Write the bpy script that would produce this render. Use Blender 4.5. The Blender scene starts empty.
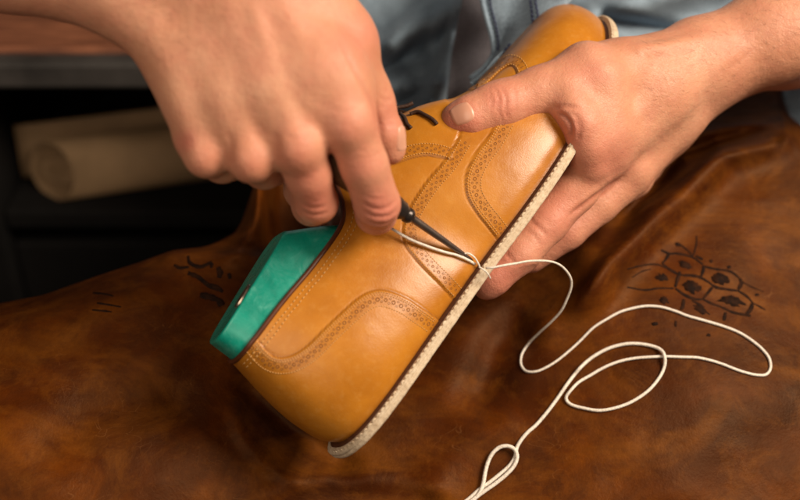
import bpy, math, random
import numpy as np
from mathutils import Vector
from mathutils.bvhtree import BVHTree
random.seed(5); RNG = np.random.default_rng(5)
C = bpy.context.scene.collection

# ------------------------------------------------------------------ frames
D, S0 = 650.0, 0.55                 # camera distance (mm) and mm per photo pixel at depth 0
PITCH = math.radians(35)
cp, sp = math.cos(PITCH), math.sin(PITCH)
BASE = np.array([0.0, 0.0, 0.62])
R = np.array([[1, 0, 0], [0, sp, -cp], [0, cp, sp]], float)     # bench frame -> world
def P(px, py, z):
    k = (D - z) / D * S0
    return np.array([(px - 400) * k, (250 - py) * k, z], float)
def PV(px, py, z):
    px, py, z = np.broadcast_arrays(np.asarray(px, float), np.asarray(py, float), np.asarray(z, float))
    k = (D - z) / D * S0
    return np.stack([(px - 400) * k, (250 - py) * k, z], -1)
def proj(V):
    k = D / (D - V[..., 2]) / S0
    return 400 + V[..., 0] * k, 250 - V[..., 1] * k
def toW(V):
    return np.asarray(V, float) @ R.T * 0.001 + BASE

# ------------------------------------------------------------------ object helpers
def tag(o, label, cat, group=None, kind=None):
    if label: o['label'] = label
    if cat: o['category'] = cat
    if group: o['group'] = group
    if kind: o['kind'] = kind
    return o
def empty(name, at, label, cat, group=None):
    o = bpy.data.objects.new(name, None); C.objects.link(o)
    o.location = Vector(toW(at)); o.empty_display_size = .02
    return tag(o, label, cat, group)
def mesh(name, V, F, mats, parent=None, smooth=True, world=False, midx=None, sub=0):
    """V in bench mm (or metres in world when world=True)"""
    W = np.asarray(V, float) if world else toW(V)
    off = np.zeros(3)
    if parent is not None:
        q = parent; 
        while q is not None: off = off + np.array(q.location); q = q.parent
    else:
        off = np.array([(W[:, 0].min() + W[:, 0].max()) / 2, (W[:, 1].min() + W[:, 1].max()) / 2, W[:, 2].min()])
    me = bpy.data.meshes.new(name)
    F = F.tolist() if hasattr(F, 'tolist') else F
    me.from_pydata((W - off).tolist(), [], F)
    if not isinstance(mats, (list, tuple)): mats = [mats]
    for m in mats: me.materials.append(m)
    if midx is not None: me.polygons.foreach_set('material_index', np.asarray(midx, dtype=np.int32))
    me.polygons.foreach_set('use_smooth', [smooth] * len(me.polygons)); me.update()
    o = bpy.data.objects.new(name, me); C.objects.link(o)
    if parent is not None: o.parent = parent
    else: o.location = Vector(off)
    if sub:
        s = o.modifiers.new('sub', 'SUBSURF'); s.levels = sub; s.render_levels = sub
    return o
class MB:
    def __init__(s): s.V = []; s.F = []; s.M = []; s.n = 0
    def add(s, V, F, m=0):
        V = np.asarray(V, float).reshape(-1, 3)
        s.V.append(V); s.F += [[i + s.n for i in f] for f in F]; s.M += [m] * len(F); s.n += len(V)
    def build(s, name, mats, parent=None, **k):
        return mesh(name, np.concatenate(s.V), s.F, mats, parent, midx=s.M, **k)
def cr(pts, n, closed=False):
    """Catmull-Rom resample"""
    p = np.asarray(pts, float); N = len(p)
    if closed: ext = np.concatenate([p[-1:], p, p[:2]]); segs = N
    else: ext = np.concatenate([2 * p[:1] - p[1:2], p, 2 * p[-1:] - p[-2:-1]]); segs = N - 1
    t = np.linspace(0, segs, n, endpoint=not closed)
    i = np.minimum(t.astype(int), segs - 1); f = (t - i)[:, None]
    a, b, c, d = ext[i], ext[i + 1], ext[i + 2], ext[i + 3]
    return .5 * ((2 * b) + (c - a) * f + (2 * a - 5 * b + 4 * c - d) * f ** 2 + (3 * b - a - 3 * c + d) * f ** 3)
def arc_resample(p, step=None, n=None):
    d = np.concatenate([[0], np.cumsum(np.linalg.norm(np.diff(p, axis=0), axis=1))])
    if n is None: n = max(2, int(d[-1] / step) + 1)
    t = np.linspace(0, d[-1], n)
    return np.stack([np.interp(t, d, p[:, k]) for k in range(p.shape[1])], 1)
def tube(p, r, seg=8, closed=False, caps=True):
    p = np.asarray(p, float); n = len(p); r = np.broadcast_to(np.asarray(r, float), (n,))
    if closed: T = np.roll(p, -1, 0) - np.roll(p, 1, 0)
    else: T = np.gradient(p, axis=0)
    T /= np.linalg.norm(T, axis=1)[:, None] + 1e-9
    up = np.array([0, 0, 1.]) if abs(T[0][2]) < .9 else np.array([1., 0, 0])
    N = np.cross(T[0], up); N /= np.linalg.norm(N); V = []
    for i in range(n):
        N = N - T[i] * (N @ T[i]); N /= np.linalg.norm(N) + 1e-9; B = np.cross(T[i], N)
        for k in range(seg):
            a = 2 * math.pi * k / seg; V.append(p[i] + r[i] * (math.cos(a) * N + math.sin(a) * B))
    F = []
    for i in range(n if closed else n - 1):
        j = (i + 1) % n
        for k in range(seg):
            l = (k + 1) % seg; F.append([i * seg + k, i * seg + l, j * seg + l, j * seg + k])
    if caps and not closed:
        F.append(list(range(seg))[::-1]); F.append([(n - 1) * seg + k for k in range(seg)])
    return np.array(V), F
def grid_faces(nu, nv, closed_u=False):
    i, j = np.meshgrid(np.arange(nu if closed_u else nu - 1), np.arange(nv - 1), indexing='ij')
    i2 = (i + 1) % nu
    return np.stack([i * nv + j, i2 * nv + j, i2 * nv + j + 1, i * nv + j + 1], -1).reshape(-1, 4)
def sstep(a, b, x):
    t = np.clip((x - a) / (b - a), 0, 1); return t * t * (3 - 2 * t)
def pl_dist(px, py, line):
    """distance to polyline (pixels), signed (left of travel +) and arc position"""
    best = np.full(px.shape, 1e9); sg = np.zeros(px.shape); ar = np.zeros(px.shape); acc = 0
    for (x0, y0), (x1, y1) in zip(line[:-1], line[1:]):
        dx, dy = x1 - x0, y1 - y0; L = math.hypot(dx, dy) + 1e-9
        t = np.clip(((px - x0) * dx + (py - y0) * dy) / L ** 2, 0, 1)
        d = np.hypot(px - x0 - t * dx, py - y0 - t * dy)
        m = d < best; best = np.where(m, d, best)
        sg = np.where(m, np.sign(dx * (py - y0) - dy * (px - x0)), sg); ar = np.where(m, acc + t * L, ar); acc += L
    return best, sg, ar
def in_poly(px, py, poly):
    c = np.zeros(px.shape, bool); n = len(poly)
    for i in range(n):
        x0, y0 = poly[i]; x1, y1 = poly[(i + 1) % n]
        m = ((y0 > py) != (y1 > py)) & (px < (x1 - x0) * (py - y0) / (y1 - y0 + 1e-12) + x0)
        c ^= m
    return c
def vnoise(x, y, seed=0):
    r = np.random.default_rng(seed); tab = r.random((256, 256))
    xi = np.floor(x).astype(int); yi = np.floor(y).astype(int); fx = x - xi; fy = y - yi
    fx = fx * fx * (3 - 2 * fx); fy = fy * fy * (3 - 2 * fy)
    g = lambda a, b: tab[a % 256, b % 256]
    return (g(xi, yi) * (1 - fx) + g(xi + 1, yi) * fx) * (1 - fy) + (g(xi, yi + 1) * (1 - fx) + g(xi + 1, yi + 1) * fx) * fy - .5

# ------------------------------------------------------------------ materials
class NT:
    def __init__(s, name):
        s.m = bpy.data.materials.new(name); s.m.use_nodes = True; s.t = s.m.node_tree; s.t.nodes.clear()
        s.o = s.t.nodes.new('ShaderNodeOutputMaterial'); s.b = s.t.nodes.new('ShaderNodeBsdfPrincipled')
        s.t.links.new(s.b.outputs[0], s.o.inputs[0]); s.tc = s.t.nodes.new('ShaderNodeTexCoord')
    def n(s, ty, ins=None, **kw):
        x = s.t.nodes.new(ty)
        for k, v in kw.items(): setattr(x, k, v)
        for k, v in (ins or {}).items(): s.set(x.inputs[k], v)
        return x
    def set(s, sock, v):
        if hasattr(v, 'links') or isinstance(v, bpy.types.NodeSocket): s.t.links.new(v, sock)
        else: sock.default_value = v
    def bs(s, **kw):
        for k, v in kw.items(): s.set(s.b.inputs[k.replace('_', ' ')], v)
    def noise(s, scale, detail=5, rough=.6, dist=0, vec=None):
        return s.n('ShaderNodeTexNoise', {'Scale': scale, 'Detail': detail, 'Roughness': rough, 'Distortion': dist,
                   'Vector': vec if vec is not None else s.tc.outputs['Object']}).outputs['Fac']
    def ramp(s, fac, stops, interp='LINEAR'):
        r = s.n('ShaderNodeValToRGB', {'Fac': fac}); r.color_ramp.interpolation = interp
        e = r.color_ramp.elements
        while len(e) < len(stops): e.new(.5)
        for el, (p, c) in zip(e, stops): el.position = p; el.color = (*c, 1) if len(c) == 3 else c
        return r.outputs['Color']
    def mix(s, fac, a, b, blend='MIX'):
        x = s.n('ShaderNodeMix', data_type='RGBA', blend_type=blend)
        s.set(x.inputs[0], fac); s.set(x.inputs[6], a if not isinstance(a, tuple) else (*a, 1)); s.set(x.inputs[7], b if not isinstance(b, tuple) else (*b, 1))
        return x.outputs[2]
    def math(s, op, a, b=0.):
        x = s.n('ShaderNodeMath', operation=op); s.set(x.inputs[0], a); s.set(x.inputs[1], b); return x.outputs[0]
    def bump(s, h, strength, dist=.001, prev=None):
        x = s.n('ShaderNodeBump', {'Height': h, 'Strength': strength, 'Distance': dist})
        if prev is not None: s.set(x.inputs['Normal'], prev)
        return x.outputs[0]
    def mapping(s, scale=(1, 1, 1), rot=(0, 0, 0)):
        return s.n('ShaderNodeMapping', {'Vector': s.tc.outputs['Object'], 'Scale': scale, 'Rotation': rot}).outputs[0]
    def attr(s, name):
        return s.n('ShaderNodeAttribute', attribute_name=name)

def mat_tan():
    t = NT('tan_leather')
    a = t.noise(18, 5, .6); b = t.noise(90, 4, .6)
    c = t.ramp(a, [(.28, (.37, .125, .010)), (.5, (.50, .186, .015)), (.72, (.58, .235, .024))])
    c = t.mix(t.ramp(t.noise(260, 5, .7), [(.5, (0,) * 3), (.75, (.35,) * 3)]), c, (.60, .30, .075))
    c = t.mix(t.ramp(b, [(.35, (.0,) * 3), (.7, (.35,) * 3)]), c, (.38, .13, .012))
    edge = t.attr('darken').outputs['Fac']
    c = t.mix(edge, c, (.16, .05, .01))  # darker brown mixed in by the per-vertex mask
    t.bs(Base_Color=c, Roughness=t.ramp(a, [(.3, (.30,) * 3), (.7, (.38,) * 3)]), Specular_IOR_Level=.38, Coat_Weight=.08, Coat_Roughness=.25)
    n1 = t.bump(t.noise(160, 3, .6), .10, .0012); n2 = t.bump(t.n('ShaderNodeTexVoronoi', {'Scale': 1300., 'Vector': t.tc.outputs['Object']}).outputs['Distance'], .08, .0004, n1)
    t.bs(Normal=n2); return t.m
def plain(name, col, rough=.5, metal=0, nscale=None, var=.25, bump=.0, spec=.5):
    t = NT(name)
    if nscale:
        f = t.noise(nscale, 6, .6)
        c = t.ramp(f, [(.3, tuple(x * (1 - var) for x in col)), (.7, tuple(min(1, x * (1 + var)) for x in col))])
        t.bs(Base_Color=c)
        if bump: t.bs(Normal=t.bump(f, bump, .001))
    else: t.bs(Base_Color=(*col, 1))
    t.bs(Roughness=rough, Metallic=metal, Specular_IOR_Level=spec); return t.m
def mat_apron():
    t = NT('brown_apron_leather')
    a = t.noise(7, 8, .62, .6); b = t.noise(26, 8, .68, .8); g = t.noise(160, 6, .7)
    st = t.noise(8, 6, .62, 1.2, t.mapping((1, 2.3, 2.3), (0, .75, 0)))
    c = t.ramp(a, [(.34, (.020, .0036, .0007)), (.49, (.072, .0150, .0015)), (.62, (.150, .037, .0027)), (.78, (.29, .086, .0055))])
    c = t.mix(t.ramp(b, [(.4, (0,) * 3), (.62, (.75,) * 3)]), c, (.048, .0125, .0035))
    c = t.mix(t.ramp(st, [(.5, (0,) * 3), (.75, (.6,) * 3)]), c, (.22, .068, .006))
    c = t.mix(t.ramp(t.noise(7, 7, .66, 1.5, t.mapping((1, 1.9, 1.9), (0, .75, 0))), [(.5, (0,) * 3), (.7, (.6,) * 3)]), c, (.026, .0065, .0018))
    c = t.mix(t.ramp(t.noise(30, 9, .75, .6), [(.47, (0,) * 3), (.7, (.36,) * 3)]), c, (.028, .0068, .0016))
    c = t.mix(t.ramp(t.noise(38, 9, .75, .5), [(.5, (0,) * 3), (.72, (.3,) * 3)]), c, (.25, .080, .009))
    c = t.mix(t.ramp(g, [(.52, (0,) * 3), (.78, (.4,) * 3)]), c, (.034, .009, .003))
    sc = t.n('ShaderNodeTexVoronoi', {'Scale': 17., 'Vector': t.n('ShaderNodeVectorMath', {0: t.tc.outputs['Object'], 1: t.n('ShaderNodeTexNoise', {'Scale': 9.}).outputs['Color']}, operation='ADD').outputs[0]}, feature='DISTANCE_TO_EDGE').outputs['Distance']
    scr = t.ramp(sc, [(0, (.2,) * 3), (.010, (0,) * 3)])
    scr = t.mix(t.ramp(t.noise(30, 3), [(.52, (0,) * 3), (.6, (1,) * 3)]), (0, 0, 0), scr)
    c = t.mix(scr, c, (.33, .14, .045))
    t.bs(Base_Color=c, Roughness=t.ramp(b, [(.3, (.42,) * 3), (.7, (.58,) * 3)]), Specular_IOR_Level=.15, Specular_Tint=(1, .62, .34, 1))
    n1 = t.bump(b, .3, .002); n2 = t.bump(g, .4, .0009, n1)
    n3 = t.bump(t.n('ShaderNodeTexVoronoi', {'Scale': 700., 'Vector': t.tc.outputs['Object']}).outputs['Distance'], .12, .0005, n2)
    t.bs(Normal=n3); return t.m
def mat_skin():
    t = NT('skin')
    a = t.noise(22, 5, .6); b = t.noise(130, 4, .7)
    c = t.ramp(a, [(.3, (.52, .22, .122)), (.52, (.61, .285, .168)), (.75, (.68, .35, .215))])
    c = t.mix(t.ramp(b, [(.42, (0,) * 3), (.68, (.5,) * 3)]), c, (.56, .215, .135))
    c = t.mix(t.ramp(t.noise(9, 4, .6, 1.), [(.45, (0,) * 3), (.65, (.3,) * 3)]), c, (.56, .215, .145))
    red = t.attr('flush').outputs['Fac']
    c = t.mix(red, c, (.57, .165, .115))
    cr_ = t.attr('crease').outputs['Fac']
    c = t.mix(cr_, c, (.44, .15, .09))
    t.bs(Base_Color=c, Roughness=t.ramp(b, [(.3, (.44,) * 3), (.7, (.56,) * 3)]), Specular_IOR_Level=.42,
         Subsurface_Weight=.14, Subsurface_Radius=(1., .35, .2), Subsurface_Scale=.004)
    v = t.n('ShaderNodeTexVoronoi', {'Scale': 520., 'Vector': t.mapping((1, 1.8, 1.2), (0, 0, .6))}, feature='DISTANCE_TO_EDGE').outputs['Distance']
    n1 = t.bump(t.ramp(v, [(0, (0,) * 3), (.12, (1,) * 3)]), .2, .0006)
    n2 = t.bump(t.noise(240, 4, .7), .5, .001, n1); n3 = t.bump(t.noise(60, 3, .6, .5), .25, .0018, n2)
    t.bs(Normal=n3); return t.m
def mat_denim(name, base, dark):
    t = NT(name)
    w1 = t.n('ShaderNodeTexWave', {'Vector': t.mapping((1, 1, 1), (0, .2, .55)), 'Scale': 520., 'Distortion': 2., 'Detail': 2.}).outputs['Fac']
    n = t.noise(700, 3, .7); a = t.noise(26, 8, .72)
    c = t.ramp(a, [(.35, dark), (.62, base)])
    c = t.mix(t.ramp(n, [(.35, (0,) * 3), (.7, (.55,) * 3)]), c, tuple(x * 1.5 for x in base))
    c = t.mix(t.math('MULTIPLY', w1, .25), c, dark)
    t.bs(Base_Color=c, Roughness=.85, Specular_IOR_Level=.2, Sheen_Weight=.15)
    t.bs(Normal=t.bump(w1, .25, .0006, t.bump(a, .3, .004))); return t.m
def mat_sole():
    t = NT('pale_midsole')
    a = t.noise(220, 6, .72, .4); b = t.noise(600, 3, .7)
    c = t.ramp(a, [(.26, (.36, .25, .155)), (.42, (.58, .45, .31)), (.7, (.70, .58, .43))])
    t.bs(Base_Color=t.mix(t.ramp(b, [(.5, (0,) * 3), (.7, (.5,) * 3)]), c, (.33, .22, .12)), Roughness=.8, Specular_IOR_Level=.2, Normal=t.bump(b, .4, .0006, t.bump(a, .35, .001))); return t.m
def mat_last():
    t = NT('green_plastic')
    a = t.noise(20, 7, .7, 1.); b = t.noise(70, 6, .75, 2.)
    c = t.ramp(a, [(.35, (.003, .21, .15)), (.52, (.006, .30, .215)), (.68, (.03, .41, .31))])
    c = t.mix(t.ramp(b, [(.55, (0,) * 3), (.7, (.3,) * 3)]), c, (.16, .55, .44))
    t.bs(Base_Color=c, Roughness=t.ramp(b, [(.4, (.22,) * 3), (.7, (.42,) * 3)]), Normal=t.bump(b, .14, .001)); return t.m
def mat_wood(name, c0, c1, rot=(0, 0, 0)):
    t = NT(name)
    v = t.mapping((2, 22, 22), rot)
    a = t.noise(6, 8, .7, 1.2, v); g = t.noise(9, 4, .6)
    t.bs(Base_Color=t.mix(t.ramp(g, [(.4, (0,) * 3), (.7, (.5,) * 3)]), t.ramp(a, [(.35, c0), (.65, c1)]), c0), Roughness=.6, Normal=t.bump(a, .3, .002)); return t.m
def mat_thread():
    t = NT('waxed_thread')
    w = t.noise(900, 3, .6)
    t.bs(Base_Color=t.ramp(w, [(.3, (.60, .52, .43)), (.6, (.84, .77, .68))]), Roughness=.6, Normal=t.bump(w, .6, .0006)); return t.m

TAN = mat_tan(); APRON = mat_apron(); SKIN = mat_skin(); SOLE = mat_sole(); LAST = mat_last(); THREAD = mat_thread()
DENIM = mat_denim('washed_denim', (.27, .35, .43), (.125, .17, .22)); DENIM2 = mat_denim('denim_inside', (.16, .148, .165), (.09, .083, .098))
HOLE = plain('perforation_shadow', (.12, .035, .007), .8); STITCH = plain('tan_stitching', (.62, .34, .11), .6)
EDGE = plain('cut_leather_edge', (.19, .06, .012), .6); PIPING = plain('dark_brown_binding', (.10, .028, .011), .4, nscale=200)
WELT = plain('dark_welt', (.08, .026, .010), .55, nscale=300); LACE = plain('brown_lace', (.05, .020, .009), .6, nscale=900, bump=.5)
STEEL = plain('worn_dark_steel', (.16, .12, .10), .34, .8, nscale=150); FERRULE = plain('blackened_ferrule', (.05, .04, .036), .3, .6, nscale=300, bump=.2)
HANDLE = mat_wood('dark_handle_wood', (.10, .04, .015), (.22, .10, .04)); BRASS = plain('worn_metal_plate', (.52, .42, .34), .3, 1., nscale=120)
def mat_ink():
    t = NT('burnt_marking'); a = t.noise(170, 6, .75)
    t.bs(Base_Color=t.ramp(a, [(.42, (.011, .005, .003)), (.78, (.050, .015, .004))]), Roughness=.8, Specular_IOR_Level=.1, Normal=t.bump(a, .5, .001)); return t.m
INK = mat_ink(); BLUESTITCH = plain('navy_thread', (.025, .032, .075), .7)
NAIL = plain('fingernail', (.63, .32, .215), .32); SEAMTAN = plain('apron_stitching', (.28, .11, .03), .7)

# ------------------------------------------------------------------ shoe frame
ang, yaw, roll = math.radians(55.), math.radians(20), math.radians(12)
e1 = np.array([math.cos(ang), math.sin(ang), 0]); e2 = np.array([-math.sin(ang), math.cos(ang), 0]); e3 = np.array([0, 0, 1.])
Lx = math.cos(yaw) * e1 - math.sin(yaw) * e3; Wb = math.sin(yaw) * e1 + math.cos(yaw) * e3
Ux = math.cos(roll) * e2 + math.sin(roll) * Wb; Wx = math.cos(roll) * Wb - math.sin(roll) * e2
O = P(345, 452, 35)
def S(l, w, u):
    l, w, u = np.broadcast_arrays(np.asarray(l, float), np.asarray(w, float), np.asarray(u, float))
    return O + l[..., None] * Lx + w[..., None] * Wx + u[..., None] * Ux
def spring(l): return 15.0 * np.clip((l - 165) / 135, 0, None) ** 2
SOLE_T = 5.7
# bottom outline (l,w), top curve (l,w,u), superellipse power, bulge
ctl = [
 (1, 0, 3, 0, 75, 1.1, 4.5), (3, 13, 5, 11, 75.5, 1.1, 4.5), (13, 24, 14, 19, 76, 1.1, 4.5), (33, 30, 36, 22, 76, 1.2, 6.5),
 (64, 33, 64, 23, 74.5, 1.3, 5.5), (98, 36, 88, 22, 75, 1.35, 3), (120, 39, 100, 17, 80.5, 1.4, 0), (138, 43, 110, 10, 89, 1.5, 0),
 (154, 46, 126, 4, 91.5, 1.6, 0), (172, 48, 148, 3.5, 88, 1.7, 0), (190, 49, 169, 3, 80, 1.8, 0), (208, 48.5, 188, 1, 66.5, 1.9, 0), (228, 46.5, 211, 0, 57, 2.1, 0),
 (248, 42, 232, 0, 53, 2.3, 0), (270, 33, 248, 0, 51, 2.5, 0), (287, 20, 258, 0, 50, 2.6, 0), (296, 6, 263, 0, 49.5, 2.7, 0)]
med = [(l, -w * (.92 if l < 60 else (.86 if l < 160 else .93)), a, -b, c, d, e) for (l, w, a, b, c, d, e) in ctl[1:]][::-1]
ctlp = np.array(ctl + [(297, -4, 263, 0, 49.5, 2.7, 0)] + med[1:] if False else ctl + med, float)
NT_, NV_ = 900, 130
cc = cr(ctlp, NT_ * 3, closed=True)
# resample by bottom arc length
d = np.concatenate([[0], np.cumsum(np.linalg.norm(np.diff(np.vstack([cc, cc[:1]])[:, :2], axis=0), axis=1))])
tt = np.linspace(0, d[-1], NT_, endpoint=False)
ccx = np.vstack([cc, cc[:1]]); cc = np.stack([np.interp(tt, d, ccx[:, k]) for k in range(7)], 1)
bl, bw, tl, tw, tu, pw, bg = cc.T
def rib(v, inset=0.):
    ph = v * math.pi / 2
    pw_ = np.clip(pw, 1.05, 3)[:, None]
    c_ = np.cos(ph)[None, :] ** (2 / pw_); s_ = np.sin(ph)[None, :] ** (2 / pw_)
    ub = spring(bl) + SOLE_T + 1.0; 
    h = 1 - c_
    l = bl[:, None] + (tl - bl)[:, None] * h; w = bw[:, None] + (tw - bw)[:, None] * h
    u = ub[:, None] + (tu - ub)[:, None] * s_
    # outward bulge
    nx = np.gradient(bw); ny = -np.gradient(bl); q = np.hypot(nx, ny); nx = nx / q; ny = ny / q
    if np.sum(nx * (bl - bl.mean())) < 0: nx, ny = -nx, -ny
    amt = bg[:, None] * np.sin(math.pi * np.clip(s_, 0, 1) ** .72) - inset + 1.2 * np.exp(-(s_ / .06) ** 2) * -1
    return l + nx[:, None] * amt, w + ny[:, None] * amt, u
vv = np.linspace(0, 1, NV_) ** 0.9
l_, w_, u_ = rib(vv)
UP = S(l_, w_, u_)                       # NT x NV x 3
# normals
def gnorm(G):
    a = np.roll(G, -1, 0) - np.roll(G, 1, 0); b = np.gradient(G, axis=1); n = np.cross(a, b)
    n /= np.linalg.norm(n, axis=-1, keepdims=True) + 1e-9
    return n
NRM = gnorm(UP)
if (NRM[100, 60] @ Wx) < 0: NRM = -NRM
PX, PY = proj(UP); facing = (NRM @ np.array([0, 0, 1.])) > -0.05
# pattern lines traced in photo pixels on the near side
E_vamp = [(459, 139), (446, 160), (428, 181), (412, 205), (404, 225), (405, 243), (412, 254), (424, 268), (440, 284), (453, 298)]
E_wing = [(500, 118), (488, 139), (478, 152), (470, 166), (466, 180), (468, 197), (478, 214), (486, 224), (496, 237)]
E_cnt = [(259, 342), (266, 350), (273, 356), (283, 358), (296, 354), (310, 344), (324, 330), (342, 313), (358, 299), (371, 292), (383, 290.5), (396, 294), (410, 300.5), (421, 308), (437, 319)]
E_face = [(380, 168), (395, 163), (406, 159), (417, 156), (428, 155), (440, 157), (450, 160)]
E_peak = [(482, 90), (492, 80), (503, 70), (512, 66), (517, 72), (518, 84)]
def smooth_line(l, n=60): return arc_resample(cr(l, 200), n=n)
E_vamp, E_wing, E_cnt, E_face, E_peak = map(smooth_line, (E_vamp, E_wing, E_cnt, E_face, E_peak))
disp = np.zeros(PX.shape); darken = np.zeros(PX.shape)
def overlay(line, poly, h=.75, soft=.7):
    global disp, darken
    dd, _, _ = pl_dist(PX, PY, [tuple(p) for p in line]); ins = in_poly(PX, PY, poly)
    sd = np.where(ins, dd, -dd)
    disp += np.where(facing & (ins | (dd < 3)), h * sstep(-soft, soft, sd), 0) - np.where(facing, .25 * np.exp(-((sd + 1.) / 1.) ** 2), 0)
    darken = np.maximum(darken, np.where(facing, .75 * np.exp(-((sd + .7) / .75) ** 2), 0))  # darker line along the overlay edge
big = lambda l, *rest: [tuple(p) for p in l] + list(rest)
overlay(E_vamp, big(E_vamp, (520, 330), (700, 200), (700, -100), (520, -40), (470, 110)))
overlay(E_wing, big(E_wing, (560, 300), (700, 200), (700, 60), (560, 90)))
overlay(E_cnt, big(E_cnt, (470, 380), (350, 560), (150, 420), (240, 330)))
overlay(E_face, big(E_face, (462, 120), (430, 80), (340, 90), (330, 150)), h=.5)
overlay(E_peak, big(E_peak, (560, 130), (700, 60), (640, -60), (470, -30), (440, 90)), h=.6)
# creases of worn leather at the vamp, low undulation
disp += 0.25 * vnoise(l_ / 14, (w_ + u_) / 14, 3) + .07 * vnoise(l_ / 5, (w_ + u_) / 6, 4)
nearw = np.exp(-((u_ - spring(l_) - SOLE_T) / 2.2) ** 2)
darken = np.clip(np.maximum(darken, .8 * nearw), 0, 1)  # upper gets darker just above the sole
UPD = UP + NRM * disp[..., None]

shoe = empty('shoe', S(20, 0, 0), 'tan brogue leather shoe with pale sole held on its side on the brown apron', 'shoe')
upper = MB(); upper.add(UPD.reshape(-1, 3), grid_faces(NT_, NV_, True).tolist(), 0)
bvh = BVHTree.FromPolygons([Vector(p) for p in UPD.reshape(-1, 3)], grid_faces(NT_, NV_, True).tolist())
def hit(px, py, tree=None):
    o = Vector((0, 0, D)); dr = Vector(P(px, py, 0)) - o; dr.normalize()
    h = (tree or bvh).ray_cast(o, dr)
    if h[0] is None: return None, None
    n = np.array(h[1]); 
    if n[2] < 0: n = -n
    return np.array(h[0]), n
def frame(n, t):
    t = t - n * (t @ n); t = t / (np.linalg.norm(t) + 1e-9); return t, np.cross(n, t)
def disc(mb, p, n, r, m, lift=.12, k=10, ring=True):
    t, b = frame(n, np.array([.3, .9, .1])); c = p + n * lift
    V = [c - n * .35] + [c + r * (math.cos(a) * t + math.sin(a) * b) for a in np.linspace(0, 2 * math.pi, k, endpoint=False)]
    F = [[0, 1 + i, 1 + (i + 1) % k] for i in range(k)]; mb.add(V, F, m)
    if ring:
        pts = np.array([p + n * .05 + (r + .12) * (math.cos(a) * t + math.sin(a) * b) for a in np.linspace(0, 2 * math.pi, k, endpoint=False)])
        tv, tf = tube(pts, .11, 5, closed=True); mb.add(tv, tf, 0)
def offs(line, o):
    line = np.asarray(line); T = np.gradient(line, axis=0); T /= np.linalg.norm(T, axis=1)[:, None]
    return line + o * np.stack([-T[:, 1], T[:, 0]], 1)
def stitches(mb, line, step=2.7, ln=1.5, r=.24, m=1, tree=None, lift=.12):
    q = arc_resample(np.asarray(line), step=step)
    for i in range(len(q) - 1):
        a, n1 = hit(*(q[i]), tree); b, n2 = hit(*(q[i] + (q[i + 1] - q[i]) * ln / step), tree)
        if a is None or b is None or np.linalg.norm(a - b) > 4: continue
        md = (a + b) / 2 + n1 * (lift + .18)
        V, F = tube(np.array([a - n1 * .1, a * .7 + b * .3 + n1 * (lift + .12), md * .4 + (a * .3 + b * .7 + n1 * (lift + .12)) * .6, b - n1 * .1]), [r * .7, r, r, r * .7], 5)
        mb.add(V, F, m)
def band(line, side, width, hb=1.0, start=0., big_r=1.15, flower=()):
    line = np.asarray(line, float)
    dd, sg_, ar_ = pl_dist(PX, PY, [tuple(p) for p in line]); sd_ = dd * sg_ * side
    global darken; darken = np.maximum(darken, np.where(facing, .13 * sstep(0, 1.5, sd_) * (1 - sstep(width - .5, width + .8, sd_)), 0))  # brogue band slightly darker than the leather around it
    stitches(upper, offs(line, side * 1.9)); stitches(upper, offs(line, side * 4.0)) if width > 14 else None
    stitches(upper, offs(line, side * width))
    mid = arc_resample(offs(line, side * (width * .5 + 1.2)), step=4.1)
    T = np.gradient(mid, axis=0); T /= np.linalg.norm(T, axis=1)[:, None]; N = np.stack([-T[:, 1], T[:, 0]], 1)
    for i, q in enumerate(mid):
        if i % 2 == 0:
            p, n = hit(*q)
            if p is not None: disc(upper, p, n, big_r * random.uniform(.72, .88), 2)
        else:
            for s in (-1, 1):
                p, n = hit(*(q + s * 2.3 * N[i]))
                if p is not None: disc(upper, p, n, .6, 2, k=7, ring=False)
band(E_vamp, -1, 12.5, big_r=.75); band(E_wing, -1, 15, big_r=1.0); band(E_cnt, 1, 15.5, big_r=1.15)
band(E_face, -1, 11.5, big_r=.75); band(E_peak, -1, 11, big_r=.85)
# medallion ring of tiny holes near the wing
for cx_, cy_ in ((484, 206),):
    for a in np.linspace(0, 2 * math.pi, 8, endpoint=False):
        p, n = hit(cx_ + 3.6 * math.cos(a), cy_ + 3.6 * math.sin(a))
        if p is not None: disc(upper, p, n, .4, 2, k=7, ring=False)
# collar double stitch
colp = [i for i in range(NT_) if tl[i] < 108 and tw[i] > 1]
colp = [i for i in colp if i < NT_ // 2]
for dep in (3.6, 6.0):
    ii = [int(np.argmin(np.abs(tu[i] - dep - u_[i]))) for i in colp]
    cpx, cpy = proj(np.array([UPD[i, j] for i, j in zip(colp, ii)])); stitches(upper, arc_resample(np.stack([cpx, cpy], 1), n=80), 4.6, 2.8, .3)
up_ob = upper.build('upper', [TAN, STITCH, HOLE], shoe)
at = up_ob.data.attributes.new('darken', 'FLOAT', 'POINT'); dv = np.zeros(len(up_ob.data.vertices)); dv[:darken.size] = darken.reshape(-1); at.data.foreach_set('value', dv)
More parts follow.
